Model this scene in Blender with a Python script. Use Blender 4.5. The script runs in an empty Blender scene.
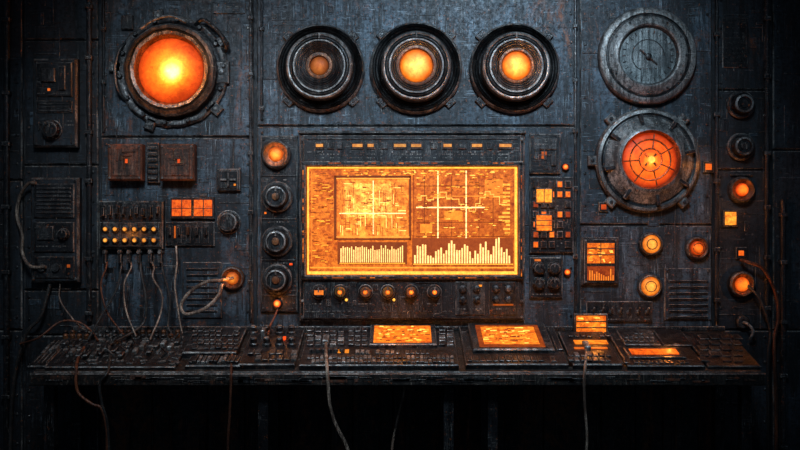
import bpy, math, random
from mathutils import Vector
S=.005; H=1.376; CD=4.5
R=random.Random(7)

# ------------------------------------------------------------ materials
def nt(name):
    m=bpy.data.materials.new(name); m.use_nodes=True
    n=m.node_tree; b=n.nodes['Principled BSDF']
    return m,n,b
def noise(n,vec,scale,detail=6,rough=.6,dist=0,mp=(1,1,1),rot=(0,0,0)):
    mpn=n.nodes.new('ShaderNodeMapping'); mpn.inputs['Scale'].default_value=mp; mpn.inputs['Rotation'].default_value=rot
    n.links.new(vec,mpn.inputs['Vector'])
    t=n.nodes.new('ShaderNodeTexNoise'); t.inputs['Scale'].default_value=scale
    t.inputs['Detail'].default_value=detail; t.inputs['Roughness'].default_value=rough
    t.inputs['Distortion'].default_value=dist
    n.links.new(mpn.outputs[0],t.inputs['Vector']); return t.outputs['Fac']
def ramp(n,fac,a,b,ca=(0,0,0,1),cb=(1,1,1,1)):
    r=n.nodes.new('ShaderNodeValToRGB'); e=r.color_ramp.elements
    e[0].position=a; e[1].position=b; e[0].color=ca; e[1].color=cb
    n.links.new(fac,r.inputs[0]); return r.outputs[0]
def mix(n,fac,a,b,mode='MIX'):
    m=n.nodes.new('ShaderNodeMix'); m.data_type='RGBA'; m.blend_type=mode
    if isinstance(fac,float): m.inputs[0].default_value=fac
    else: n.links.new(fac,m.inputs[0])
    for i,v in ((6,a),(7,b)):
        if isinstance(v,tuple): m.inputs[i].default_value=v if len(v)==4 else (*v,1)
        else: n.links.new(v,m.inputs[i])
    return m.outputs[2]
def grunge(name,dark,light,rust=.57,rustcol=(.15,.042,.012),rough=.45,metal=.5,scr=(.25,.27,.28),scramt=.85,bump=.4,sc=1.0,speck=.62,cut=.50):
    m,n,b=nt(name)
    g=n.nodes.new('ShaderNodeNewGeometry'); P=g.outputs['Position']
    big=noise(n,P,2.4*sc,12,.7,.6)
    drip=noise(n,P,3.0*sc,10,.75,.3,(5,5,.4))
    c=mix(n,ramp(n,big,.42,.58),dark,light)
    c=mix(n,ramp(n,drip,.45,.57),c,tuple(x*.35 for x in dark))
    fine=noise(n,P,45*sc,6,.8,.3)
    c=mix(n,ramp(n,fine,.47,.62),c,tuple(x*.3 for x in dark))
    v=noise(n,P,9*sc,6,.8,.5,(16,16,.9),(0,.02,0)); h=noise(n,P,8*sc,6,.8,.6,(.9,.9,16),(0,-.02,0))
    d=noise(n,P,6*sc,5,.8,.3,(1,1,14),(0,.5,0))
    patch=ramp(n,noise(n,P,4.6*sc,8,.75,.8),cut-.02,cut+.10)
    patch2=ramp(n,noise(n,P,5.6*sc,8,.75,1.2),cut,cut+.10)
    sv=mix(n,1.0,ramp(n,v,.55,.63),patch,'MULTIPLY'); sh=mix(n,1.0,ramp(n,h,.56,.64),patch2,'MULTIPLY')
    s=mix(n,1.0,sv,sh,'LIGHTEN'); s=mix(n,1.0,s,ramp(n,d,.66,.70),'LIGHTEN')
    s=mix(n,1.0,s,(scramt,)*3,'MULTIPLY')
    c=mix(n,s,c,scr)
    ru=ramp(n,noise(n,P,3.4*sc,14,.8,1.0,(1.6,1.6,.7)),rust,rust+.08)
    ru=mix(n,1.0,ru,ramp(n,noise(n,P,30,6,.8),.40,.56),'MULTIPLY')
    c=mix(n,ru,c,rustcol)
    sp=ramp(n,noise(n,P,70,4,.8,.5),speck,speck+.04)
    c=mix(n,sp,c,tuple(min(1,x*1.8) for x in rustcol))
    n.links.new(c,b.inputs['Base Color'])
    b.inputs['Metallic'].default_value=metal
    rr=n.nodes.new('ShaderNodeMapRange'); rr.inputs[1].default_value=.3; rr.inputs[2].default_value=.7; rr.inputs[3].default_value=max(.12,rough-.2); rr.inputs[4].default_value=rough+.3
    n.links.new(fine,rr.inputs[0]); n.links.new(rr.outputs[0],b.inputs['Roughness'])
    bp=n.nodes.new('ShaderNodeBump'); bp.inputs['Strength'].default_value=bump; bp.inputs['Distance'].default_value=.005
    hh=mix(n,.3,fine,v); n.links.new(hh,bp.inputs['Height']); n.links.new(bp.outputs[0],b.inputs['Normal'])
    return m
def glow(name,strength,mott=.5,sc=60,stretch=(1,1,1),rough=.55):
    m,n,b=nt(name)
    g=n.nodes.new('ShaderNodeNewGeometry')
    a=n.nodes.new('ShaderNodeAttribute'); a.attribute_name='glow'
    f=noise(n,g.outputs['Position'],sc,8,.75,.4,stretch)
    f2=noise(n,g.outputs['Position'],sc*.25,6,.7,.8)
    k=ramp(n,f,.38,.62,(1-mott*.8,1-mott,1-mott,1),(1.0,1.0,1.0,1))
    k2=ramp(n,f2,.38,.6,(1-mott*.6,1-mott*.9,1-mott,1),(1,1,1,1))
    c=mix(n,1.0,a.outputs['Color'],k,'MULTIPLY'); c=mix(n,1.0,c,k2,'MULTIPLY')
    b.inputs['Base Color'].default_value=(.04,.012,.004,1); b.inputs['Roughness'].default_value=rough
    b.inputs['Specular IOR Level'].default_value=.2
    n.links.new(c,b.inputs['Emission Color']); b.inputs['Emission Strength'].default_value=strength
    return m
M={}
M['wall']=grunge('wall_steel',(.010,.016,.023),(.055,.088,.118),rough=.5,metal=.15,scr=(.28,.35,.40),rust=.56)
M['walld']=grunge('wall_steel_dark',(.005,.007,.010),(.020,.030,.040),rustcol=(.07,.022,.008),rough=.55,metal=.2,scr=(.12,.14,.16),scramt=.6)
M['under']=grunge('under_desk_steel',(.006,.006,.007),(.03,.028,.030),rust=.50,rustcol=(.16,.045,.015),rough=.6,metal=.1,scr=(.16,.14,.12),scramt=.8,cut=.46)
M['blk']=grunge('black_metal',(.007,.008,.010),(.030,.033,.038),rust=.60,rough=.38,metal=.4,scr=(.30,.29,.27),sc=2)
M['gun']=grunge('gunmetal',(.028,.030,.033),(.11,.115,.118),rust=.60,rough=.35,metal=.6,scr=(.5,.47,.42),sc=2)
M['edge']=grunge('worn_edge',(.035,.037,.040),(.34,.33,.31),rust=.55,rustcol=(.26,.09,.03),rough=.4,metal=.4,scr=(.65,.6,.53),sc=3)
M['steel']=grunge('worn_steel',(.10,.10,.10),(.36,.36,.345),rust=.60,rustcol=(.17,.07,.03),rough=.36,metal=.4,scr=(.7,.66,.6),sc=2)
M['brz']=grunge('rusted_bronze',(.07,.028,.012),(.26,.10,.04),rough=.4,metal=.4,scr=(.55,.32,.15),sc=2)
M['rust']=grunge('rusty_plate',(.045,.022,.014),(.20,.080,.048),rust=.5,rustcol=(.20,.05,.018),rough=.6,metal=.2,scr=(.4,.28,.2),sc=2)
M['gold']=grunge('brass',(.25,.13,.035),(.6,.34,.10),rust=.65,rough=.3,metal=.7,scr=(.8,.6,.3),sc=3)
M['desk']=grunge('desk_metal',(.010,.009,.008),(.050,.042,.037),rough=.45,metal=.3,scr=(.42,.34,.27),sc=2)
M['lab']=grunge('worn_paint_mark',(.07,.07,.065),(.34,.32,.29),rust=.58,rough=.6,metal=.1,scr=(.6,.6,.6),scramt=.3,sc=4)
M['glass']=grunge('dusty_gauge_face',(.085,.105,.11),(.30,.34,.34),rust=.70,rough=.35,metal=.0,scr=(.6,.64,.62),sc=3,bump=.05,speck=.7)  # face albedo raised so the gauge looks lit
M['cab']=grunge('black_rubber',(.010,.010,.010),(.035,.032,.03),rust=.7,rough=.5,metal=.0,scr=(.3,.26,.2),scramt=.5,sc=3)
M['cabw']=grunge('pale_rubber',(.16,.10,.07),(.55,.43,.33),rust=.62,rough=.5,metal=.0,scr=(.7,.62,.55),scramt=.4,sc=3)
M['cabr']=grunge('copper_rubber',(.10,.03,.014),(.30,.09,.035),rust=.65,rough=.5,metal=.2,scr=(.5,.25,.12),scramt=.4,sc=3)
M['floor']=grunge('floor_concrete',(.010,.010,.011),(.03,.03,.032),rough=.7,metal=0)
M['lens']=glow('glowing_lens',1.8,.5,20)
M['scr']=glow('glowing_screen',2.0,.72,60)
M['line']=glow('screen_trace',1.9,.35,120)
M['led']=glow('indicator_glow',1.6,.45,70)  # real indicators, plus painted glow streaks on the monitor frame
EDGE={'wall','blk','gun','desk','walld'}
OR=(1,.22,.012); YL=(1,.45,.04); HOT=(1.3,.75,.12); RD=(.85,.07,.006); DK=(.22,.04,.006); AM=(.85,.28,.02); CR=(1.5,1.05,.42)

# ------------------------------------------------------------ frames
class WallF:
    u=Vector((1,0,0)); v=Vector((0,0,1)); n=Vector((0,-1,0))
    def pt(s,px,py,d=0): return Vector(((px-400)*S,-d*S,H+(225-py)*S))
class DeskF:
    u=Vector((1,0,0)); v=Vector((0,.48,.131)).normalized(); n=Vector((0,-.131,.48)).normalized()
    def pt(s,px,py,d=0):
        q=py-225; t=(q*4.5-472.5)/(117.9+q*.48)
        return Vector(((px-400)*S*(4.5-.48*t)/4.5,-.48*t,H-.525-.131*t))+s.n*(d*S)
WF=WallF(); DF=DeskF()
def air(px,py,d):
    k=(CD-d*S)/CD
    return Vector(((px-400)*S*k,-d*S,H+(225-py)*S*k))

class MB:
    def __init__(s,name,px=400,py=225,fr=WF):
        s.name=name; s.f=fr; s.o=fr.pt(px,py,0); s.V=[];s.F=[];s.MI=[];s.C=[];s.ms=[]; s.par=None
    def mi(s,m):
        if m not in s.ms: s.ms.append(m)
        return s.ms.index(m)
    def quadbox(s,c,u,v,n,w,h,z0,z1,m,ch=0.0,col=(0,0,0)):
        b=len(s.V); k=s.mi(m); ke=s.mi('edge') if (m in EDGE and ch>0) else k
        rings=[(w,h,z0),(w,h,z1-ch),(w-2*ch,h-2*ch,z1)] if ch>0 else [(w,h,z0),(w,h,z1)]
        for (a,e,z) in rings:
            for sx,sy in ((-1,-1),(1,-1),(1,1),(-1,1)):
                s.V.append(c+u*(sx*a/2)+v*(sy*e/2)+n*z); s.C.append(col)
        for r in range(len(rings)-1):
            for i in range(4):
                j=(i+1)%4; s.F.append((b+r*4+i,b+r*4+j,b+r*4+4+j,b+r*4+4+i)); s.MI.append(ke if r==1 else k)
        t=b+4*(len(rings)-1)
        s.F.append((t,t+1,t+2,t+3)); s.MI.append(k)
        s.F.append((b+3,b+2,b+1,b)); s.MI.append(k)
    def box(s,x0,x1,y0,y1,d0,d1,m,ch=.6,col=(0,0,0),rot=0):
        f=s.f; cx=(x0+x1)/2; cy=(y0+y1)/2
        w=f.pt(x1,cy).x-f.pt(x0,cy).x
        a=f.pt(cx,y0);b=f.pt(cx,y1); h=(a-b).length; c=(a+b)/2
        ch=min(ch*S,w*.3,h*.3,(d1-d0)*S*.8)
        u,v=f.u,f.v
        if rot: u,v=u*math.cos(rot)+v*math.sin(rot),v*math.cos(rot)-u*math.sin(rot)
        s.quadbox(c,u,v,f.n,w,h,d0*S,d1*S,m,ch,col)
    def lathe(s,cx,cy,prof,m,seg=40,cols=None,sy=1.0,wob=0,mats=None,d=0,offs=None):
        f=s.f; c0=f.pt(cx,cy,d); b=len(s.V); n=len(prof)
        rr=[1+(R.uniform(-wob,wob) if wob else 0) for _ in range(seg)]
        for i,(r,z) in enumerate(prof):
            cl=cols[i] if cols else (0,0,0); c=c0
            if offs: c=c0+f.u*offs[i][0]*S+f.v*offs[i][1]*S
            for j in range(seg):
                a=2*math.pi*j/seg
                s.V.append(c+(f.u*math.cos(a)+f.v*math.sin(a)*sy)*(r*S*rr[j])+f.n*(z*S)); s.C.append(cl)
        for i in range(n-1):
            k=s.mi(mats[i] if mats else m)
            for j in range(seg):
                j2=(j+1)%seg
                s.F.append((b+i*seg+j,b+i*seg+j2,b+(i+1)*seg+j2,b+(i+1)*seg+j)); s.MI.append(k)
        s.F.append(tuple(b+(n-1)*seg+j for j in range(seg))); s.MI.append(s.mi(mats[-1] if mats else m))
    def tube(s,pts,r,m,world=True,seg=8,sub=6,col=(0,0,0)):
        P=[Vector(p) for p in pts]
        if len(P)>2:
            Q=[P[0]*2-P[1]]+P+[P[-1]*2-P[-2]]; out=[]
            for i in range(1,len(Q)-2):
                for k in range(sub):
                    t=k/sub
                    out.append(.5*((2*Q[i])+(Q[i+1]-Q[i-1])*t+(2*Q[i-1]-5*Q[i]+4*Q[i+1]-Q[i+2])*t*t+(3*Q[i]-Q[i-1]-3*Q[i+1]+Q[i+2])*t**3))
            out.append(P[-1]); P=out
        b=len(s.V); k=s.mi(m); A=None
        for i,p in enumerate(P):
            T=(P[min(i+1,len(P)-1)]-P[max(i-1,0)]).normalized()
            if A is None: A=T.cross(Vector((.13,.9,.2)) if abs(T.y)<.8 else Vector((1,0,0)))
            A=(A-T*A.dot(T)).normalized(); B=T.cross(A)
            for j in range(seg):
                a=2*math.pi*j/seg
                s.V.append(p+(A*math.cos(a)+B*math.sin(a))*r*S); s.C.append(col)
        for i in range(len(P)-1):
            for j in range(seg):
                j2=(j+1)%seg
                s.F.append((b+i*seg+j,b+i*seg+j2,b+(i+1)*seg+j2,b+(i+1)*seg+j)); s.MI.append(k)
        s.F.append(tuple(b+j for j in range(seg))[::-1]); s.MI.append(k)
        s.F.append(tuple(b+(len(P)-1)*seg+j for j in range(seg))); s.MI.append(k)
    def done(s):
        me=bpy.data.meshes.new(s.name); me.from_pydata([tuple(v-s.o) for v in s.V],[],s.F)
        for m in s.ms: me.materials.append(M[m])
        me.polygons.foreach_set('material_index',s.MI)
        me.polygons.foreach_set('use_smooth',[True]*len(s.F))
        ca=me.color_attributes.new('glow','FLOAT_COLOR','POINT')
        fl=[]
        for c in s.C: fl+= [c[0],c[1],c[2],1]
        ca.data.foreach_set('color',fl)
        me.validate(); me.update()
        import bmesh
        bm=bmesh.new(); bm.from_mesh(me); bmesh.ops.recalc_face_normals(bm,faces=bm.faces); bm.to_mesh(me); bm.free()
        me.set_sharp_from_angle(angle=math.radians(32))
        ob=bpy.data.objects.new(s.name,me); ob.location=s.o
        bpy.context.scene.collection.objects.link(ob)
        if s.par: ob.parent=s.par; ob.location=s.o-s.par.location
        return ob
    def screw(s,x,y,d=0,r=1.6,m='gun'):
        s.lathe(x,y,[(r,0),(r,.5),(r*.7,.9)],m,8,d=d)
    def knob(s,x,y,r,h=8,m='blk',d=0,mark=True,flute=True):
        s.lathe(x,y,[(r,0),(r,1.5),(r*.93,2),(r*.80,2),(r*.80,h*.6),(r*.76,h-.8),(r*.66,h),(r*.5,h),(r*.45,h-.6)],m,28,d=d,mats=['gun','edge','blk',m,m,'steel',m,m,m])
        if flute:
            for i in range(10):
                a=i*math.pi/5
                px=x+math.cos(a)*r*.8; py=y-math.sin(a)*r*.8
                if s.f is WF: s.box(px-.7,px+.7,py-.7,py+.7,d+2,d+h*.75,m,.3,rot=a)
        if mark and s.f is WF: s.box(x-.5,x+.5,y-r*.72,y-r*.2,d+h-.6,d+h+.3,'lab',.1)
    def lamp(s,x,y,r,c0=HOT,c1=OR,d=0,m='gun',h=6,k=.72):
        s.lathe(x,y,[(r,0),(r,h*.5),(r*.93,h*.8),(r*.82,h),(r*.76,h*.9),(r*k,h*.6)],m,28,d=d,mats=[m,m,'edge',m,'brz','brz'])
        q=r*k
        s.lathe(x,y,[(q,h*.55),(q*.85,h*.85),(q*.5,h*1.1),(q*.2,h*1.15)],'led',28,cols=[tuple(v*.4 for v in c1),c1,tuple((a+b)/2 for a,b in zip(c0,c1)),c0],d=d)
    def lit(s,x0,x1,y0,y1,d,c=OR,m='led',th=.8):
        s.box(x0,x1,y0,y1,d,d+th,m,.1,c)
    def marks(s,x0,x1,y,d,n=6,hh=1,m='lab'):
        x=x0
        while x<x1:
            w=R.uniform(.8,3.2); 
            if R.random()<.75: s.box(x,min(x+w,x1),y-hh/2,y+hh/2,d,d+.3,m,.05)
            x+=w+R.uniform(.6,1.5)
    def greeb(s,x0,x1,y0,y1,n,d,mats=('blk','gun','wall'),mx=14,thin=.5,hi=1.5):
        for _ in range(n):
            x=R.uniform(x0,x1); y=R.uniform(y0,y1)
            if R.random()<thin:
                l=R.uniform(4,mx*2.2); w=R.uniform(.5,1.3)
                if R.random()<.5: l,w=w,l
            else: l=R.uniform(2,mx*.7); w=R.uniform(2,mx*.7)
            a,b=max(x0,x-l/2),min(x1,x+l/2); e,g=max(y0,y-w/2),min(y1,y+w/2)
            if b-a<.4 or g-e<.4: continue
            s.box(a,b,e,g,d,d+R.uniform(.3,hi),R.choice(mats),.3)

# ------------------------------------------------------------ room shell
def plain(name,x0,x1,y0,y1,z0,z1,m):
    o=Vector(((x0+x1)/2,(y0+y1)/2,(z0+z1)/2)); b=MB(name); b.o=o
    b.quadbox(Vector((o.x,o.y,0)),Vector((1,0,0)),Vector((0,1,0)),Vector((0,0,1)),x1-x0,y1-y0,z0,z1,m)
    return b.done()
plain('wall_back',-3.6,3.6,-3*-S,.2,0,3.2,'walld')
plain('floor',-3.6,3.6,-5.2,.2,-.08,0,'floor')

def panel(x0,x1,y0,y1,m,gn,seams=(),name='wall_panel'):
    b=MB(name,(x0+x1)/2,(y0+y1)/2)
    ys=[y0]+list(seams)+[y1]
    for i in range(len(ys)-1):
        b.box(x0,x1,ys[i]+(.8 if i else 0),ys[i+1]-.8,-3,0,m,1.2)
        for x in (x0+5,x1-5):
            y=ys[i]+7
            while y<ys[i+1]-4: b.screw(x,y,0,1.5,'gun'); y+=R.uniform(18,34)
    b.greeb(x0+3,x1-3,max(y0,-40)+3,min(y1,332)-3,gn,0,('wall','walld','blk','wall',m),20,.66,hi=.8)
    return b.done()
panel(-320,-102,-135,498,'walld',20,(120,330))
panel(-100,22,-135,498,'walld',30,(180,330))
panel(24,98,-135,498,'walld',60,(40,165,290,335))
panel(101,253,-135,332,'wall',130,(137,))
panel(257,576,-135,332,'wall',120,(126,))
panel(580,712,-135,332,'wall',110,(225,))
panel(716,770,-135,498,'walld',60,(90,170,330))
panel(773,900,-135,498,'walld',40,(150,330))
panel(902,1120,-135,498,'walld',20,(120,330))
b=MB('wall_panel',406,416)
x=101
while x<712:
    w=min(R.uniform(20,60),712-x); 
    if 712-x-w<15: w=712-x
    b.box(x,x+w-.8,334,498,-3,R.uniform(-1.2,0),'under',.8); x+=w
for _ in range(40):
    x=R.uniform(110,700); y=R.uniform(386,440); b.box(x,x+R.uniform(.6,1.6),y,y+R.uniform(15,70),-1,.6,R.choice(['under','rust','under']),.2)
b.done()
def conduit(x,y0,y1,r,m='blk'):
    b=MB('wall_conduit',x,y0)
    b.tube([WF.pt(x,y0,r),WF.pt(x,(y0+y1)/2,r),WF.pt(x,y1,r)],r,m,seg=10)
    y=y0+15
    while y<y1-5:
        b.box(x-r-1,x+r+1,y-2,y+2,0,r*2+.8,'gun',.6); y+=R.uniform(45,80)
    b.done()
conduit(90,-60,321,2.6); conduit(251,-60,321,1.6,'gun'); conduit(262,-60,120,1.3); conduit(575,-60,321,1.4,'gun')
conduit(716,-60,321,1.8); conduit(766,-60,321,2.2); conduit(8,-60,480,3); conduit(782,200,480,2.5); conduit(104,-60,132,1.4)

# ------------------------------------------------------------ porthole lamp
b=MB('porthole_lamp',173,72)
b.lathe(173,72,[(56,0),(56,3),(54,5),(50,5),(48,4),(46,5),(46,12),(44,15),(41,16),(40,14),(38,16),(35,15),(33,10),(32,7)],'brz',64,wob=.012,
        mats=['blk','edge','gun','blk','blk','gun','steel','brz','blk','brz','edge','brz','brz','brz'])
b.lathe(173,72,[(33,7),(31,9),(26,12),(20,14.5),(14,16.5),(9,17.5),(4,18)],'lens',48,cols=[(.2,.015,.002),(.5,.045,.004),(.8,.09,.006),(1.0,.20,.010),(1.3,.45,.02),(1.7,.95,.10),(2.4,1.8,.5)],
        offs=[(0,0),(0,0),(0,0),(1,0),(2.5,-1),(3.5,-2),(4,-3)])
for i in range(14):
    a=i*math.tau/14+.1; b.lathe(173+51.5*math.cos(a),72-51.5*math.sin(a),[(2.6,4),(2.6,7),(1.8,8.2)],'gun',6)
for i in range(5):
    a=i*math.tau/5+.55; cx=173+57*math.cos(a); cy=72-57*math.sin(a)
    b.box(cx-6,cx+6,cy-5,cy+5,0,5,'gun',1,rot=a); b.screw(cx,cy,5,2,'steel')
b.tube([WF.pt(196,26,4),WF.pt(206,22,10),WF.pt(220,33,12),WF.pt(228,46,10),WF.pt(226,52,3)],2,'gun')
b.tube([WF.pt(128,42,3),WF.pt(122,52,9),WF.pt(118,70,10),WF.pt(120,90,9),WF.pt(126,100,3)],1.6,'gun')
b.box(122,134,16,30,0,4,'blk',1); b.box(214,230,62,84,0,6,'gun',1); b.screw(222,73,6,3)
b.tube([WF.pt(145,32,15),WF.pt(158,24,17),WF.pt(175,20,17),WF.pt(190,26,16)],1.3,'steel')
b.done()

# ------------------------------------------------------------ three big dials
def dial(cx,cy,r,gr,c0,c1):
    b=MB('illuminated_rotary_dial',cx,cy); k=r/46
    pr=[(46,0),(46,4),(44.5,7)]; 
    x=43.5; i=0
    while x>36: pr+= [(x,8.2+(i%3)*.5),(x-.5,6.2)]; x-=1.35; i+=1
    pr+=[(35,7),(35,15),(34,18),(32.4,19.5),(31,19),(30.4,17.5),(29.6,19.5),(28.5,20),(27.8,18.5),(26.8,20.5),(25.5,20.5)]
    x=24.6
    while x>gr/k+3: pr+=[(x,19.0),(x-.7,20.2)]; x-=2.1
    pr+=[(gr/k+2,20.5),(gr/k+1,20.5),(gr/k,18)]
    mats=['blk' if (p[0]>36) else 'gun' for p in pr]
    for i,p in enumerate(pr):
        if p[0]<gr/k+5: mats[i]='brz'
        elif p[0]>44: mats[i]='edge'
        elif p[0]>36 and i%4==1: mats[i]='steel'
        elif 31.5<p[0]<34.5 or 25.4<p[0]<27: mats[i]='steel'
        elif p[0]<25 and i%6<2: mats[i]='blk'
    b.lathe(cx,cy,[(p[0]*k,p[1]) for p in pr],'blk',72,mats=mats)
    b.lathe(cx,cy,[(gr,18),(gr*.85,20),(gr*.5,21.5),(gr*.2,22)],'lens',36,cols=[tuple(v*.4 for v in c1),c1,tuple((p+q)/2 for p,q in zip(c0,c1)),c0])
    for i in range(4):
        a=math.pi/4+i*math.pi/2; x=cx+math.cos(a)*(r+2); y=cy-math.sin(a)*(r+2)
        b.box(x-5,x+5,y-3.5,y+3.5,0,3.5,'blk',.8,rot=a+math.pi/2); b.screw(x,y,3.5,1.5)
    b.box(cx-.8,cx+.8,cy-r*.72,cy-r*.60,19,21,'lab',.1)
    b.done()
dial(321,69,44,9,(.50,.16,.03),(.18,.05,.009)); dial(416,69,46,16,(2.0,1.3,.25),(1.0,.24,.012)); dial(514,69,45,14,(1.8,1.0,.14),(.95,.19,.010))

# ------------------------------------------------------------ round gauge
b=MB('round_pressure_gauge',646,57)
b.lathe(646,57,[(49,0),(49,5),(47.5,8),(45,9.5),(42,9.5),(41,8),(39,9),(33,12),(31,12.5),(29.5,11.5),(28.5,8),(28,7)],'steel',64,wob=.004,
   mats=['gun','steel','steel','steel','blk','gun','steel','steel','steel','gun','blk','blk'])
b.lathe(646,57,[(28,7),(20,7.4),(10,7.6),(3,7.7)],'glass',40)
for i in range(12):
    a=i*math.tau/12; b.screw(646+37*math.cos(a),57-37*math.sin(a),10,1.3,'gun')
b.box(635,657,57.5,59,8.8,9.8,'blk',.2,rot=-.7); b.lathe(646,58,[(3,7),(3,10.5),(2,11)],'blk',12)
for i in range(24):
    a=i*math.tau/24; b.box(646+24*math.cos(a)-1.8,646+24*math.cos(a)+1.8,57-24*math.sin(a)-.4,57-24*math.sin(a)+.4,7,8,'blk',.1,rot=a)
b.tube([WF.pt(646+16*math.cos(t*.25),57-16*math.sin(t*.25),7.8) for t in range(18)],.5,'blk',sub=1,seg=5)
b.marks(638,655,70,7.5,m='blk')
b.done()

# ------------------------------------------------------------ wheel lamp
b=MB('valve_wheel_lamp',646,161)
for a in (.85,math.pi-.85,math.pi+.85,-.85,math.pi):
    cx=646+51*math.cos(a); cy=161-51*math.sin(a); b.box(cx-8,cx+8,cy-5,cy+5,0,7,'steel',1.2,rot=a); b.screw(cx+4*math.cos(a),cy-4*math.sin(a),7,2,'blk')
b.lathe(646,161,[(52,0),(52,6),(50,9),(47,10),(45,8.5),(43,9.5),(33,17),(31,19),(29,19.5),(27.5,17),(27,12)],'gun',64,
   mats=['gun','edge','steel','blk','gun','steel','steel','steel','brz','brz','brz'])
b.lathe(646,161,[(27.2,12),(24,14),(17,16),(8,17),(3,17.2)],'lens',40,cols=[(.2,.015,.003),(.55,.05,.005),(.85,.13,.009),(.8,.13,.01),(1.1,.4,.03)])
for i in range(8):
    a=i*math.tau/8+.2
    cx=646+38.5*math.cos(a); cy=161-38.5*math.sin(a)
    b.box(cx-7,cx+7,cy-1.8,cy+1.8,8,15.5,'blk',.5,rot=a)
for rr,dd in ((11,17),(20,15.6)):
    pts=[WF.pt(646+rr*math.cos(t*math.tau/24),161-rr*math.sin(t*math.tau/24),dd) for t in range(25)]
    b.tube(pts,.8,'brz',sub=1,seg=6)
for i in range(7):
    a=i*math.tau/7+.5; b.tube([WF.pt(646+11*math.cos(a),161-11*math.sin(a),17),WF.pt(646+26*math.cos(a),161-26*math.sin(a),13.6)],.7,'brz',seg=6)
b.box(638,654,160,162,16.5,18.5,'brz',.3,rot=.8); b.box(638,654,160,162,16.5,18.5,'brz',.3,rot=-.8)
b.lathe(646,161,[(4,16.5),(4,19),(3,20)],'led',12,cols=[OR,YL,HOT])
b.done()

# ------------------------------------------------------------ monitor
b=MB('control_monitor',412,228)
b.box(300,524,133,321,0,6,'blk',1.5)
b.box(304,520,136,163,6,10,'blk',1); b.box(304,520,277,318,6,9,'blk',1)
b.box(302,307,163,278,6,13,'blk',1.2); b.box(517,522,163,278,6,13,'blk',1.2)
b.box(302,522,162,167,6,13,'blk',1.2); b.box(302,522,274.5,279,6,13,'blk',1.2)
b.box(299,525,131.5,134.5,0,9,'gun',.8)
for x in (303.5,520.5):
    for y in (140,165,277,300,316): b.screw(x,y,10,1.5,'steel')
b.box(307,517,167,275,6,7,'scr',.1,(.30,.055,.004))
b.box(308,413,168,274,7,7.3,'scr',.1,(.68,.18,.014))
b.box(414,516,200,274,7,7.3,'scr',.1,(.50,.12,.010))
b.box(414,516,168,200,7,7.3,'scr',.1,(.62,.16,.014))
def L(x0,x1,y0,y1,c=YL,d=7.5): b.box(x0,x1,y0,y1,d,d+.3,'line',.05,c)
for (x0,x1,y0,y1) in ((308,516,167.5,169),(308,309.6,168,274),(513.6,516.2,168,274),(308,516,271,274)): L(x0,x1,y0,y1,(1.3,.58,.07))
L(311,513,266.5,268,(.9,.32,.03)); L(312,313,172,262,(.7,.2,.02))
b.box(338,408,180,236,7.3,7.7,'scr',.1,(.95,.34,.035)); b.box(345,392,184,218,7.7,7.9,'scr',.1,(1.25,.62,.09))
for (x0,x1,y0,y1) in ((334.5,337,176,240),(409,411,176,240),(335,411,176,178),(335,411,238.2,240)): L(x0,x1,y0,y1,(.10,.02,.003),7.4)
for (x0,x1,y0,y1) in ((337,409.5,178.5,179.5),(337,409.5,236.4,237.4)): L(x0,x1,y0,y1,(1,.42,.06),7.8)
L(373,374,181,234,CR,8); L(340,406,213,214,CR,8)
for _ in range(150):
    x=R.uniform(340,402); y=R.uniform(182,232); w=R.uniform(1,9)
    if R.random()<.45: L(x,x+.6,y,min(y+w*1.8,235),R.choice([(1.4,.85,.2),(.35,.07,.01),(.35,.07,.01)]),8)
    else: L(x,min(x+w,407),y,y+R.uniform(.4,1.1),R.choice([(1.4,.85,.2),(.35,.08,.01),(.2,.04,.005)]),8)
for _ in range(120):
    x=R.uniform(311,334); y=R.uniform(172,262); L(x,min(334,x+R.uniform(1,6)),y,y+.8,R.choice([YL,(.3,.06,.005),(.15,.02,.003)]),7.6)
for _ in range(80):
    x=R.uniform(340,505); y=R.uniform(170,176); L(x,x+R.uniform(1,5),y,y+.8,R.choice([YL,HOT,(.2,.04,.004)]),7.6)
L(338,407,242,264,(.16,.03,.004),7.4); L(412,512,238,265,(.22,.04,.005),7.4)
x=341
while x<404:
    h=R.uniform(12,17); L(x,x+1.1,262-h,262,(1.3,.8,.25)); x+=2.1
L(340,405,262.5,263.4,YL,7.9)
x=414; i=0
while x<510:
    h=4+15*abs(math.sin(i*.55)*math.cos(i*.21))+R.uniform(0,9); 
    L(x,x+1.6,263-h,263,(1.35,.85,.28)); x+=2.6; i+=1
L(413,512,263.4,264.4,YL)
for x in (437,465): L(x,x+1.2,171,238,CR)
for x in (424,451,478,492): L(x,x+.6,176,236,(.12,.02,.003))
for y in (186,222,236): L(416,508,y,y+.7,(.14,.025,.003))
L(416,484,207,208.2,CR); L(416,508,196,196.8,(.85,.32,.04))
y=200; x=418
while x<500:
    w=R.uniform(2,7); y2=min(218,max(181,y+R.uniform(-8,8))); L(x,x+w,y,y+.7,(1.2,.65,.12),7.9); L(x+w-.6,x+w,min(y,y2),max(y,y2)+.7,(1.2,.65,.12),7.9); x+=w; y=y2
L(444,462,211,220,(.8,.25,.02),7.6); L(420,432,224,233,(.8,.25,.02),7.6)
for i in range(13):
    y=184+i*4.0; w=R.uniform(3,12); L(509-w,509,y,y+2,(1.1,.45,.05))
for _ in range(160):
    x=R.uniform(416,505); y=R.uniform(172,237); w=R.uniform(.8,5)
    L(x,x+w,y,y+.7,R.choice([YL,HOT,(.15,.03,.003),(.15,.03,.003)]),7.9)
L(484,502,180,198,(.75,.22,.02),7.6)
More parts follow.
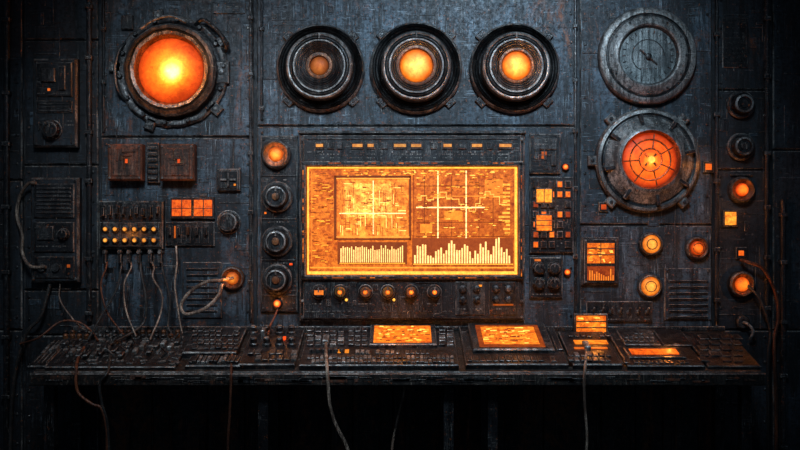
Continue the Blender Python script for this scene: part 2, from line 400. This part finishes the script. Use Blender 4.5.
for _ in range(46):
    x=R.uniform(309,512); w=R.uniform(1,7); y=R.choice([163.6,276.6]); b.box(x,x+w,y,y+.8,13,13.3,'led',.05,R.choice([(.4,.08,.008),(.8,.2,.015),(.2,.04,.005)]))  # emissive dashes paint the screen's orange reflections onto the frame
for _ in range(30):
    y=R.uniform(170,270); w=R.uniform(1,6); x=R.choice([304,519.2]); b.box(x,x+.9,y,y+w,13,13.3,'led',.05,R.choice([(.4,.08,.008),(.8,.2,.015),(.2,.04,.005)]))  # same painted screen glow, along the frame's sides
for x0,w,lt in ((316,9,1),(328,7,0),(338,5,0),(352,12,1),(367,8,1),(381,7,0),(393,14,1),(410,12,1),(430,6,0),(442,10,1),(457,9,0),(470,12,1),(486,6,0),(497,14,1)):
    b.box(x0,x0+w,143,150,10,11.5,'gun' if not lt else 'blk',.5)
    if lt: b.lit(x0+1,x0+w-1,145,148,11.5,R.choice([(.6,.28,.06),(.7,.3,.06),(.4,.12,.02)]))
    b.marks(x0,x0+w,155,10,hh=1.1); b.marks(x0,x0+w,158.5,10,hh=.8)
b.box(308,516,139,140.3,10,11,'gun',.2)
for _ in range(26):
    x=R.uniform(306,514); b.box(x,x+R.uniform(1,3),152,153.6,10,10.8,'steel',.2)
for x,mm in ((320,'blk'),(341,'gold'),(366,'brz'),(388,'gold'),(411,'brz'),(434,'gun')):
    b.lathe(x,291,[(7.5,9),(7.5,11),(6.6,12),(5.4,12),(5.2,17),(4.3,18),(2.2,18)],mm,20,mats=['gun','edge','blk',mm,mm,mm,mm])
    b.box(x-.6,x+.6,286,291,18,18.8,'lab',.1); b.marks(x-7,x+7,303,9,hh=1)
    if mm!='blk': b.lathe(x,291,[(2.4,18),(1.8,18.8),(.8,19)],'led',10,cols=[RD,OR,YL])
for x in (347,394): b.lathe(x,299,[(1.5,9),(1.5,10.2),(.8,10.8)],'led',8,cols=[OR,YL,HOT])
b.lit(316,325,289,293.5,18,(.8,.2,.02),th=.5)
b.box(455,484,281,314,9,10.5,'gun',.6); b.box(488,515,281,314,9,10.5,'blk',.6)
for x in (462,476,495,507):
    for y in (288,299): b.lathe(x,y,[(3.6,10.5),(3.4,13),(2.4,13.6)],'blk',14,mats=['gun','blk','gun']); 
b.marks(457,482,308,10.5); b.marks(490,513,308,10.5); b.lit(478,481,284,286,10.6,AM); b.lit(492,512,303,304.6,10.6,(.3,.06,.006))
for x in range(308,450,5): b.box(x,x+3,310,311.4,9,9.8,'gun',.2)
b.greeb(306,452,279,316,30,9,('blk','gun'),10,.7)
b.done()

# ------------------------------------------------------------ knob column left of monitor
b=MB('knob_panel',279,225)
b.box(261,298,136,312,0,4,'blk',1.5)
for y in (176,219,260,295): b.box(262,297,y-.6,y+.6,4,5,'gun',.3)
b.lamp(277,155,15,(1.3,.55,.06),(.65,.11,.008),d=4,h=7,k=.5)
for y in (197,241,279): 
    b.lathe(278,y,[(15.5,4),(15.5,7),(14,9),(12,9),(11.5,8),(11,16),(10,18),(8.5,18.5),(8,17),(4,17),(3.6,18.6),(1.6,19)],'blk',36,mats=['gun','edge','gun','blk','blk','gun','steel','blk','blk','blk','brz','brz'])
    b.box(277.3,278.7,y-9.5,y-5,17,19,'lab',.1)
b.lamp(278,303,5,HOT,RD,d=4,h=4); b.marks(265,293,138.6,4); 
for y in (180,222,263): b.marks(266,290,y,4)
for x in (264,295):
    for y in (140,172,215,257,308): b.screw(x,y,4,1.3)
b.lit(265,267,212,214,4,OR); b.lit(290,293,263,265,4,RD)
b.done()

# ------------------------------------------------------------ right of the monitor module stack
b=MB('indicator_module',546,160)
b.box(529,560,134,174,0,4,'blk',1.2); b.box(533,556,139,150,4,5.5,'gun',.5); b.lit(541,546,152,159,4,(.4,.08,.008))
b.marks(534,555,145,5.5); b.box(534,538,152,160,4,6,'gun',.5); b.box(550,555,152,166,4,6,'gun',.5)
for x in (532,557):
    for y in (137,171): b.screw(x,y,4,1.3)
b.greeb(532,556,138,171,14,4,('blk','gun'),8,.6); b.done()
b=MB('lit_button_panel',548,210)
b.box(529,573,177,253,0,4,'blk',1.2)
for iy in range(7):
    for ix in range(5):
        x=532+ix*8; y=181+iy*10
        q=R.random()
        if q<.38: b.box(x,x+6,y,y+7,4,5,'gun',.3); b.lit(x+.8,x+5.2,y+.8,y+6.2,5,R.choice([OR,(.35,.06,.006),(.6,.08,.008),(.9,.2,.015),(.25,.035,.004)]),m='scr')
        elif q<.8: b.box(x,x+6,y,y+7,4,6.5,'blk',.8)
        else: b.marks(x,x+6,y+2,4); b.marks(x,x+6,y+5,4)
b.box(534,552,188,204,5,6.6,'gun',.5); b.lit(535.5,550.5,189.5,202.5,6.6,(1.1,.40,.03),m='scr'); b.box(542.6,543.4,189.5,202.5,7.3,8,'blk',.1)
b.box(534,552,214,232,5,6.6,'gun',.5); b.lit(535.5,550.5,215.5,230.5,6.6,(1.0,.26,.015),m='scr')
for y in (220,225): b.box(535.5,550.5,y,y+.8,7.3,8,'blk',.1)
b.done()
b=MB('knob_cluster',547,276)
b.box(529,562,257,298,0,4,'blk',1.2)
for x in (538,553):
    for y in (268,283): b.knob(x,y,6.5,7,d=4)
b.marks(532,559,294,4); b.lit(534,540,259,261,4,(.6,.15,.02)); b.done()
b=MB('indicator_lamp',565,158); b.lamp(565,167,4,HOT,RD,h=4); b.done()
b=MB('indicator_lamp',567,262); b.lamp(567,272,4,YL,RD,h=4); b.done()

# ------------------------------------------------------------ lit meter
b=MB('segment_display',599,261)
b.box(581,618,237,285,0,4,'blk',1.2); b.box(583,616,239,283,4,6,'blk',.8); b.box(586,613,243,263,6,6.4,'scr',.1,(.8,.2,.012)); b.box(586,613,266,280,6,6.4,'scr',.1,(.25,.04,.004))
for y in (248,254): b.box(586,613,y,y+1,6.4,7.4,'blk',.2)
b.box(599,599.8,243,263,6.4,7.2,'blk',.2)
x=588
while x<611: h=R.uniform(3,12); b.box(x,x+1,280-h,280,6.4,6.8,'line',.05,(.8,.22,.02)); x+=2.3
for _ in range(26):
    x=R.uniform(587,609); y=R.uniform(244,262); b.box(x,x+R.uniform(1,4),y,y+.9,6.4,7,'line',.05,R.choice([HOT,YL,(.1,.02,.002)]))
for x in (584.5,614.5):
    for y in (240.5,281.5): b.screw(x,y,6,1,'steel')
b.done()

# ------------------------------------------------------------ round indicator lamps right
for (x,y,r,c0,c1,k) in ((650,244,12,(1.15,.52,.07),(.75,.19,.015),.80),(649,286,12.5,(1.15,.52,.07),(.75,.19,.015),.80),(696,248,12,(1.1,.22,.015),(.5,.05,.004),.6)):
    b=MB('round_indicator_lamp',x,y); b.lamp(x,y,r,c0,c1,h=7,k=k)
    pts=[WF.pt(x+r*.42*math.cos(t*math.tau/16),y-r*.42*math.sin(t*math.tau/16),8) for t in range(17)]; b.tube(pts,.5,'brz',sub=1,seg=5); b.done()
b=MB('indicator_lamp',740,190); b.lamp(740,190,13.5,(1.2,.40,.03),(.7,.06,.005),h=9,k=.5,m='gun'); b.box(730,752,174,176,0,3,'gun',.5); b.done()
b=MB('indicator_lamp',740,284); b.lamp(740,284,13.5,(1.3,.4,.03),(.7,.09,.006),h=9,k=.55,m='gun'); b.done()
for y in (105,147):
    b=MB('rotary_knob',740,y); b.lathe(740,y,[(14,0),(14,3),(12.5,5),(11,5),(10.5,4),(10,10),(9,12),(7,12.5),(6.4,11),(4,11),(3.6,12),(2,12)],'blk',36,mats=['gun','edge','gun','blk','blk','gun','steel','blk','blk','gun','gun','blk']); b.done()
b=MB('lit_push_button',729,218); b.box(722,737,210,227,0,3,'blk',.8); b.lit(724,735,212,225,3,(1.1,.42,.04),m='scr'); b.done()
b=MB('lit_push_button',707,167); b.box(702,713,161,173,0,3,'blk',.8); b.lit(704.5,710.5,164,170,3,(.8,.13,.01)); b.done()
b=MB('lit_push_button',740,253); b.box(735,746,247,259,0,3,'blk',.8); b.lit(737.5,742.5,250.5,255.5,3,(.8,.13,.01)); b.done()
b=MB('lit_push_button',603,210); b.box(598,608,202,212,0,3,'blk',.8); b.lit(600.5,605.5,204.5,209.5,3,(.5,.06,.005)); b.done()
b=MB('jack_socket',742,325)
b.lathe(742,322,[(7,0),(7,3),(5.5,5),(3.5,5),(3,4)],'gun',20); b.tube([WF.pt(742,322,4),WF.pt(744,323,10),WF.pt(749,330,11),WF.pt(748,338,6)],1.5,'steel'); b.done()
b=MB('label_plate',735,50)
b.box(722,748,18,68,0,1.5,'blk',.8)
for y in range(23,66,5): b.marks(725,745,y,1.5,hh=1,m='gun')
b.done()
b=MB('vent_plate',686,292)
b.box(664,711,268,320,0,2,'wall',.8)
for y in range(280,318,6): b.box(668,707,y,y+2.5,2,3.2,'blk',.4)
b.screw(667,271,2);b.screw(708,271,2); b.done()
b=MB('toggle_panel',617,308)
b.box(586,652,301,322,0,2.5,'blk',.8)
for x in range(592,650,9): b.lathe(x,312,[(2.4,2.5),(2.2,4),(1,4.4)],'gun',10); b.tube([WF.pt(x,312,4),WF.pt(x+.5,307,9)],.9,'steel',seg=6)
b.marks(589,649,319,2.5); b.done()

# ------------------------------------------------------------ left boxes
b=MB('switch_box',58,103)
b.box(36,80,60,148,0,9,'walld',2); b.box(40,76,64,98,9,11,'blk',1); b.box(46,60,70,84,11,14,'gun',1); b.box(63,70,68,92,11,13,'blk',.8)
b.lit(52,54.5,90,92.5,11,(.7,.15,.02)); b.marks(42,74,95,11); b.box(40,76,102,114,9,10.5,'blk',.6)
for y in (104.5,108,111.5): b.box(43,73,y,y+1.2,10.5,11.3,'gun',.2)
b.knob(56,131,10,9,d=9); b.marks(68,77,122,9); b.marks(68,77,126,9)
for x in (39.5,76.5):
    for y in (63.5,144.5): b.screw(x,y,9,1.6)
b.greeb(40,76,64,144,22,9.2,('blk','gun'),9,.7); b.done()
b=MB('junction_box',58,230)
b.box(34,82,178,282,0,9,'walld',2); b.box(38,78,184,218,9,11,'blk',1)
for y in range(188,216,4): b.box(41,75,y,y+1.6,11,12,'gun',.3)
b.box(38,78,222,252,9,11,'blk',1); b.box(42,58,226,240,11,13,'gun',.8); b.knob(68,234,6,6,d=11); b.marks(41,75,246,11)
b.box(38,78,256,278,9,10.5,'blk',1); b.lathe(46,267,[(4,10.5),(4,13),(2.5,13)],'gun',14); b.lathe(60,267,[(4,10.5),(4,13),(2.5,13)],'gun',14)
b.lit(71,74,264,267,10.5,(.25,.05,.006))
for x in (37.5,78.5):
    for y in (181.5,278.5): b.screw(x,y,9,1.6)
b.greeb(38,78,182,278,24,9.2,('blk','gun'),9,.7); b.done()
for cx in (128.5,180):
    b=MB('rusty_relay_box',cx,163); b.box(cx-17,cx+17,145,181,0,13,'rust',1.6); b.box(cx-13,cx+13,149,177,13,14,'rust',.8)
    b.lit(cx+1,cx+3.4,160,164,14,(.7,.08,.01)); b.box(cx-1,cx+6,158,166,13.9,14.1,'brz',.1)
    for x in (cx-14.5,cx+14.5):
        for y in (147.5,178.5): b.screw(x,y,13,1.2,'steel')
    b.greeb(cx-12,cx+12,150,176,6,14,('rust','brz'),7,.8); b.done()
b=MB('hinge_strip',154.3,163); b.box(148,160.5,143,183,0,5,'blk',1)
for y in range(147,182,6): b.box(149.5,159,y,y+3,5,7,'gun',.5)
b.done()
b=MB('patch_panel',133,226)
b.box(101,165,201,249,0,8,'blk',1.5); b.box(103,163,222,247,8,9.5,'gun',.8)
for i in range(9):
    x=107+i*6.6; b.box(x-2,x+2,205,218,8,9,'gun',.4); b.box(x-1.5,x+1.5,206+R.uniform(0,3),213+R.uniform(0,4),9,14,'blk',.5)
    b.box(x-.5,x+.5,202.6,204,8,8.6,'lab',.1)
for i in range(6):
    for y in (229,240):
        x=109+i*9.6
        b.lathe(x,y,[(3.6,9.5),(3.6,11.5),(2.8,12)],'blk',14); b.lathe(x,y,[(2.3,11.5),(1.9,12.8),(.9,13.2)],'led',12,cols=[(.3,.08,.01),(.6,.22,.02),(.95,.45,.07)])
PP=b.done()
b=MB('lit_display_pair',193,208)
b.box(171,215,197,219,0,4,'blk',1)
for a,e in ((173,192),(195,213)): b.lit(a,e,200,216,4,(.70,.11,.008),m='scr'); b.box(a,e,208,208.8,4.8,5.6,'blk',.2); b.box((a+e)/2,(a+e)/2+.9,200,216,4.8,5.6,'blk',.2)
b.box(200,208,193.5,197,0,4,'gun',.5); b.done()
b=MB('slot_switch_row',191,233)
b.box(166,215,222,246,0,3,'blk',.8)
for x in (171,180,189,198,207): b.box(x-2.4,x+2.4,225,243,3,3.8,'gun',.4); b.box(x-1.4,x+1.4,227,235,3.8,8,'blk' if x!=189 else 'brz',.4)
b.lit(175,176.5,226,238,3,(.4,.08,.007)); b.done()
b=MB('key_switch',229,180); b.box(218,241,169,191,0,5,'gun',1); b.box(220,239,171,189,5,6,'blk',.6); b.box(222,237,179,181,6,8,'steel',.3); b.box(228.5,230.5,173,187,6,8,'steel',.3); b.lit(235,237,184,186,6,AM); b.done()
b=MB('rotary_knob',229,222); b.knob(229,222,12,10,'gun'); b.done()
b=MB('jack_lamp',233,278); b.lamp(233,278,12,(.9,.30,.03),(.35,.06,.006),h=7,k=.55,m='brz'); b.done()
b=MB('label_plate',231,10); b.box(213,246,3,14,0,1.5,'wall',.6); b.marks(216,243,7,1.5); b.marks(216,243,11,1.5); b.done()
b=MB('slat_vent',205,290)
b.box(183,222,262,318,0,2,'wall',.8)
for y in range(268,316,6): b.box(187,218,y,y+2,2,3.2,'blk',.4)
b.done()

# ------------------------------------------------------------ console desk
b=MB('console_desk',400,350,DF)
x0,x1=-1.64,1.62; B0=Vector((0,-.0,H-.525)); F0=Vector((0,-.48,H-.656))
vv=DF.v; nn=DF.n; mid=(B0+F0)/2+(F0-B0).normalized()*.006; Ln=(B0-F0).length-.012
b.quadbox(mid+Vector(((x0+x1)/2,0,0)),Vector((1,0,0)),vv,nn,x1-x0,Ln,-.022,0,'desk',.003)
b.quadbox(Vector(((x0+x1)/2,-.478,H-.656-.032)),Vector((1,0,0)),Vector((0,0,1)),Vector((0,-1,0)),x1-x0+.02,.055,0,.018,'desk',.005)
b.quadbox(Vector(((x0+x1)/2,-.006,H-.525+.008)),Vector((1,0,0)),Vector((0,0,1)),Vector((0,-1,0)),x1-x0,.024,0,.012,'gun',.004)
for x in (x0+.05,-.62,.22,.42,x1-.05):
    b.quadbox(Vector((x,-.40,0)),Vector((1,0,0)),Vector((0,1,0)),Vector((0,0,1)),.045,.05,0,.71,'blk',.004)
    b.quadbox(Vector((x,-.06,0)),Vector((1,0,0)),Vector((0,1,0)),Vector((0,0,1)),.045,.05,0,.80,'blk',.004)
    b.quadbox(Vector((x,-.23,0)),Vector((1,0,0)),Vector((0,1,0)),Vector((0,0,1)),.03,.30,.10,.13,'blk',.004)
for i in range(70):
    x=R.uniform(x0+.03,x1-.03); b.quadbox(Vector((x,-.496,H-.656-.032+R.uniform(-.01,.01))),Vector((1,0,0)),Vector((0,0,1)),Vector((0,-1,0)),R.uniform(.01,.12),R.uniform(.003,.02),0,.003,R.choice(['gun','blk','desk','rust']),.001)
DESK=b.done()
def module(name,xa,xb,ya,yb,h,m='blk',part=False):
    q=MB(name,(xa+xb)/2,(ya+yb)/2,DF); q.box(xa,xb,ya,yb,0,h,m,1); q.par=DESK if part else None; return q
def keys(q,xa,xb,ya,yb,nx,ny,d,hh=2,mats=('blk','gun'),p=.93):
    for i in range(nx):
        for j in range(ny):
            if R.random()>p: continue
            a=xa+(xb-xa)*(i+.12)/nx; e=xa+(xb-xa)*(i+.88)/nx; c=ya+(yb-ya)*(j+.12)/ny; g=ya+(yb-ya)*(j+.88)/ny
            q.box(a,e,c,g,d,d+hh*R.uniform(.7,1.2),R.choice(mats),.4)
q=module('mixing_board',62,186,334,369,3)
for i in range(17):
    x=66+i*7
    q.box(x-.6,x+.6,344,366,3,3.6,'gun',.1)
    y=R.uniform(347,362); q.box(x-2.3,x+2.3,y-2,y+2,3.4,7.5,R.choice(['gun','steel','blk','lab']),.8)
    for y in (337,341): q.lathe(x,y,[(2.6,3),(2.4,6.5),(1.6,7.2)],R.choice(['blk','gun','brz']),10)
for i in range(26):
    x=R.uniform(66,182); y=R.uniform(338,364); p=DF.pt(x,y,3); q.tube([p,p+Vector((R.uniform(-.04,.04),-.01,R.uniform(.02,.06)))],.9,R.choice(['gun','steel']),seg=6)
    q.lathe(x,y,[(1.8,3),(1.4,4.5)],'steel',8)
for _ in range(120): 
    x=R.uniform(64,180); y=R.uniform(336,367); q.box(x,x+R.uniform(1,7),y,y+R.uniform(.5,1.8),3,4.2,R.choice(['lab','steel','gun','lab']),.2,rot=R.uniform(-.3,.3))
q.done()
q=module('slider_strip',42,60,340,368,3,part=True)
for i in range(4): x=45+i*4; q.box(x-.4,x+.4,344,365,3,3.5,'lab',.1); y=R.uniform(348,360); q.box(x-1.5,x+1.5,y-2,y+2,3.4,6.5,'steel',.5)
q.done()
q=module('keypad',190,242,333,358,6,'blk'); keys(q,193,240,335,356,8,5,6,2.2,('blk','gun','blk')); q.done()
q=module('switch_strip',188,242,360,369.5,4,part=True); keys(q,190,240,361,369,12,1,4,3,('gun','steel','blk')); q.done()
q=module('knob_deck',246,300,333,369,5)
for x in (254,267,280,292):
    for y in (338,350): q.lathe(x,y,[(4.6,5),(4.4,7),(3.4,8),(3.2,12),(2.2,13)],R.choice(['blk','gun']),18,mats=['gun','gun','blk','gun','edge'])
keys(q,248,298,356,367,7,2,5,2.5,('gun','blk','lab')); q.box(262,266,340,344,5,14,'steel',.8); q.lit(283,286,343,345,5,RD,th=2); q.done()
q=module('control_deck',304,456,332,370,5)
keys(q,307,345,334,352,5,4,5,2.5,('blk','gun','steel')); 
for i in range(6): q.lathe(312+i*6,357,[(2.6,5),(2.4,8),(1.6,8.6)],'blk',12,mats=['gun','blk','gun'])
q.box(370,436,332.5,353,5,9,'gun',1); q.box(374,431,334.5,351.5,9,9.4,'scr',.1,(.95,.24,.012))
for _ in range(60):
    x=R.uniform(375,426); y=R.uniform(335,350); q.box(x,x+R.uniform(2,5),y,y+.8,9.4,9.7,'line',.05,R.choice([HOT,YL,(.2,.03,.003)]))
keys(q,348,368,334,352,3,4,5,2.2); keys(q,438,454,334,352,2,5,5,2.5,('gun','steel','blk'))
keys(q,307,454,361,369,34,2,5,1.8,('steel','gun','lab','blk')); keys(q,350,430,355.5,360,16,1,5,1.5,('lab','gun')); 
for x in (338,345): q.lit(x,x+4,355,358,5,AM)
q.done()
q=module('display_tablet',462,560,331,369,5)
q.box(470,549,331.5,358,5,9,'gun',1.2); q.box(477,541,334,356,9,9.5,'scr',.1,(.22,.04,.003)); q.box(482,536,336,353.5,9.5,9.8,'scr',.1,(.95,.26,.015))
for _ in range(60):
    x=R.uniform(483,528); y=R.uniform(336.5,352.5); q.box(x,x+R.uniform(1,7),y,y+.7,9.8,10.1,'line',.05,R.choice([HOT,YL,(.2,.03,.003)]))
keys(q,466,556,361,368,14,1,5,1.5,('gun','blk','blk')); q.box(552,558,334,356,5,7,'blk',.6); q.done()
q=module('button_deck',565,612,336,369,5,part=True)
q.lit(574,607,346,349.5,5.4,(1.0,.32,.02),m='scr'); q.lit(574,607,353,354.5,5.4,(.6,.12,.01)); keys(q,567,610,358,368,7,2,5,2,('blk','gun','steel')); keys(q,567,610,338,343,7,1,5,2); q.done()
b=MB('small_upright_screen',587,325)
for x in (577,598): b.box(x-1.5,x+1.5,330,341,10,16,'gun',.3)
b.box(571,604,312,338,11,17,'blk',1); b.box(573,602,314,336,17,17.6,'scr',.1,(.9,.24,.015))
for y in (319,325,331): b.box(573,602,y,y+1.2,17.6,18.2,'blk',.2)
for _ in range(14):
    x=R.uniform(574,597); y=R.uniform(315,334); b.box(x,x+R.uniform(2,5),y,y+1,17.6,18,'line',.05,R.choice([HOT,YL]))
b.done()
q=module('status_deck',616,690,333,369,4,part=True)
q.box(620,655,335,350,4,6,'gun',.8); q.box(658,686,335,350,4,5.5,'blk',.8); keys(q,622,653,336.5,348.5,6,3,6,1.2,('blk','gun'))
q.box(626,682,353,363,4,6,'gun',.6); q.lit(630,677,355.5,360.5,6,(.85,.15,.008),m='scr'); keys(q,618,688,364.5,368.5,14,1,4,1.2); q.done()
q=module('cable_tray',694,745,336,368,3,part=True); keys(q,697,742,338,366,4,5,3,1.6,('blk','desk','gun')); q.done()

# ------------------------------------------------------------ cables
def cable(pts,r,m,name='cable'):
    P=[air(*p) for p in pts]; b=MB(name); b.o=P[0].copy(); b.tube(P,r,m,seg=8,sub=8); 
    b.done()
def dk(px,py,h=4):
    q=py-225; t=(q*4.5-472.5)/(117.9+q*.48); return (px,py-h*.9,t*96+h*.3)
cable([(107,262,6),(106,268,12),(101,285,16),(106,310,22),(118,328,20),dk(124,340,5)],.9,'cabr','patch_cable')
cable([(122,262,6),(121,268,14),(116,290,20),(100,318,30),dk(88,345,6)],1.0,'cab','patch_cable')
cable([(131,262,6),(131,268,14),(124,285,22),(126,310,24),dk(136,342,6)],.8,'cabw','patch_cable')
cable([(152,262,6),(154,268,14),(153,278,18),(162,295,18),(160,315,22),dk(150,345,6)],.9,'cabw','patch_cable')
cable([(162,262,6),(163,272,14),(170,300,16),(168,325,20),dk(172,340,6)],1.0,'cab','patch_cable')
cable([(141,262,6),(141,272,12),(146,300,16),(142,325,20),dk(110,350,6)],1.3,'cab','patch_cable')
for x in (107,122,131,152,162,141):
    b=MB('cable_plug',x,254); b.par=PP; b.lathe(x,252,[(2.2,0),(2.2,9),(1.6,10)],'steel',12); b.box(x-1.8,x+1.8,249.5,263,4,9,'gun',.8); b.done()
cable([(233,278,8),(222,280,18),(206,282,20),(190,292,20),(181,305,18),(186,314,20),(204,309,22),(218,296,20),(222,284,16)],1.6,'cabw','looped_cable')
cable([(36,183,12),(28,184,10),(20,196,6),(17,215,5),(22,235,6),(22,252,6),(30,266,11),(46,267,14)],1.6,'cabw','box_cable')
cable([(50,284,6),(46,300,8),(40,318,10),(26,335,10),(14,380,10),(10,450,10),(10,498,10)],1.8,'cab','wall_cable')
cable([(60,284,6),(60,300,9),(72,318,16),(82,328,16),dk(92,338,5)],.8,'cabw','wall_cable')
cable([(20,344,12),(38,338,30),(60,322,20),(78,322,20),(90,330,20),dk(98,345,5)],1.0,'cabr','wall_cable')
cable([(741,260,5),(748,262,12),(762,268,12),(772,284,10),(777,300,9),(778,320,9),(774,345,9),(776,400,9),(776,490,9)],1.6,'cabr','wall_cable')
cable([(746,284,8),(760,300,12),(770,330,14),(768,360,12),(768,420,9),(768,490,9)],1.4,'cab','wall_cable')
cable([(278,308,6),(274,318,10),(270,326,16),dk(268,342,8)],1.0,'cabr','patch_cable')
cable([(176,246,4),(177,262,10),(175,285,12),(178,310,16),dk(182,338,5)],.9,'cabw','patch_cable')
cable([dk(326,346,7),dk(326,360,8),(327,368,98),(328,382,101),(330,405,101),(336,425,101),(346,445,101),(352,470,100),(352,520,100)],1.5,'cabw','hanging_cable')
cable([dk(586,352,7),dk(586,362,7),(585,369,98),(584,385,101),(585,410,101),(587,440,101),(584,480,100),(584,530,100)],1.2,'cabw','hanging_cable')
cable([dk(84,352,5),dk(78,364,6),(76,372,99),(78,392,101),(92,404,101),(101,408,101),(106,425,101),(107,450,101),(105,520,100)],1.3,'cabr','hanging_cable')
cable([dk(232,360,6),(231,371,98),(231,384,101),(230,410,101),(228,450,101),(230,520,100)],1.2,'cabr','hanging_cable')
cable([dk(110,355,5),(108,371,98),(100,384,101),(102,404,101),(108,430,101),(112,520,100)],1.3,'cab','hanging_cable')
cable([(404,376,60),(404,392,60),(396,425,60),(392,450,60),(390,500,60)],1.1,'cabw','hanging_cable')
cable([(470,388,40),(470,410,40),(468,435,40),(470,495,30)],1.6,'cabr','hanging_cable')
for (x,y) in ((326,346),(586,352)):
    q=MB('cable_plug',x,y,DF); q.par=DESK; q.box(x-3,x+3,y-2,y+4,5,10,'steel',1); q.done()

# ------------------------------------------------------------ lights
def spot(name,loc,tgt,ang,e,c,size=.3):
    l=bpy.data.lights.new(name,'SPOT'); l.spot_size=math.radians(ang); l.spot_blend=1; l.energy=e; l.color=c; l.shadow_soft_size=size
    o=bpy.data.objects.new(name,l); o.location=loc; o.rotation_euler=(Vector(tgt)-Vector(loc)).to_track_quat('-Z','Y').to_euler()
    bpy.context.scene.collection.objects.link(o)
spot('ceiling_spot',(0.5,-2.3,3.3),(0.45,0,1.75),64,400,(.62,.82,1))  # unseen spot added for cool falloff from the wall's top centre
spot('ceiling_spot',(-1.0,-2.1,3.1),(-.9,0,1.35),60,190,(.75,.88,1))  # second unseen spot, added to lift the left console
def pl(x,y,d,e,c=(1,.30,.04)):
    l=bpy.data.lights.new('lamp_glow','POINT'); l.energy=e; l.color=c; l.shadow_soft_size=0
    o=bpy.data.objects.new('lamp_glow',l); o.location=WF.pt(x,y,d); bpy.context.scene.collection.objects.link(o)
pl(176,73,36,3.4); pl(647,161,34,1.5,(1,.18,.025)); pl(416,69,36,.9); pl(516,69,36,.8); pl(321,69,36,.15)
pl(350,225,40,1.7); pl(465,225,40,1.7); pl(400,318,75,1.2); pl(510,316,75,1.1); pl(587,325,45,.5); pl(652,335,60,.4)
for x,y in ((277,155),(278,303),(193,208),(133,234),(548,195),(548,225),(599,256),(651,244),(650,286),(697,248),(741,190),(741,284),(729,218),(233,278),(707,167)): pl(x,y,22,.26)
w=bpy.data.worlds.new('World'); bpy.context.scene.world=w; w.use_nodes=True
w.node_tree.nodes['Background'].inputs[0].default_value=(.30,.45,.65,1); w.node_tree.nodes['Background'].inputs[1].default_value=.08
bpy.context.scene.view_settings.view_transform='Standard'

cam=bpy.data.cameras.new('Camera'); co=bpy.data.objects.new('Camera',cam)
co.location=(0,-CD,H); co.rotation_euler=(math.pi/2,0,0); cam.lens=36*CD/4.0; cam.sensor_width=36
bpy.context.scene.collection.objects.link(co); bpy.context.scene.camera=co
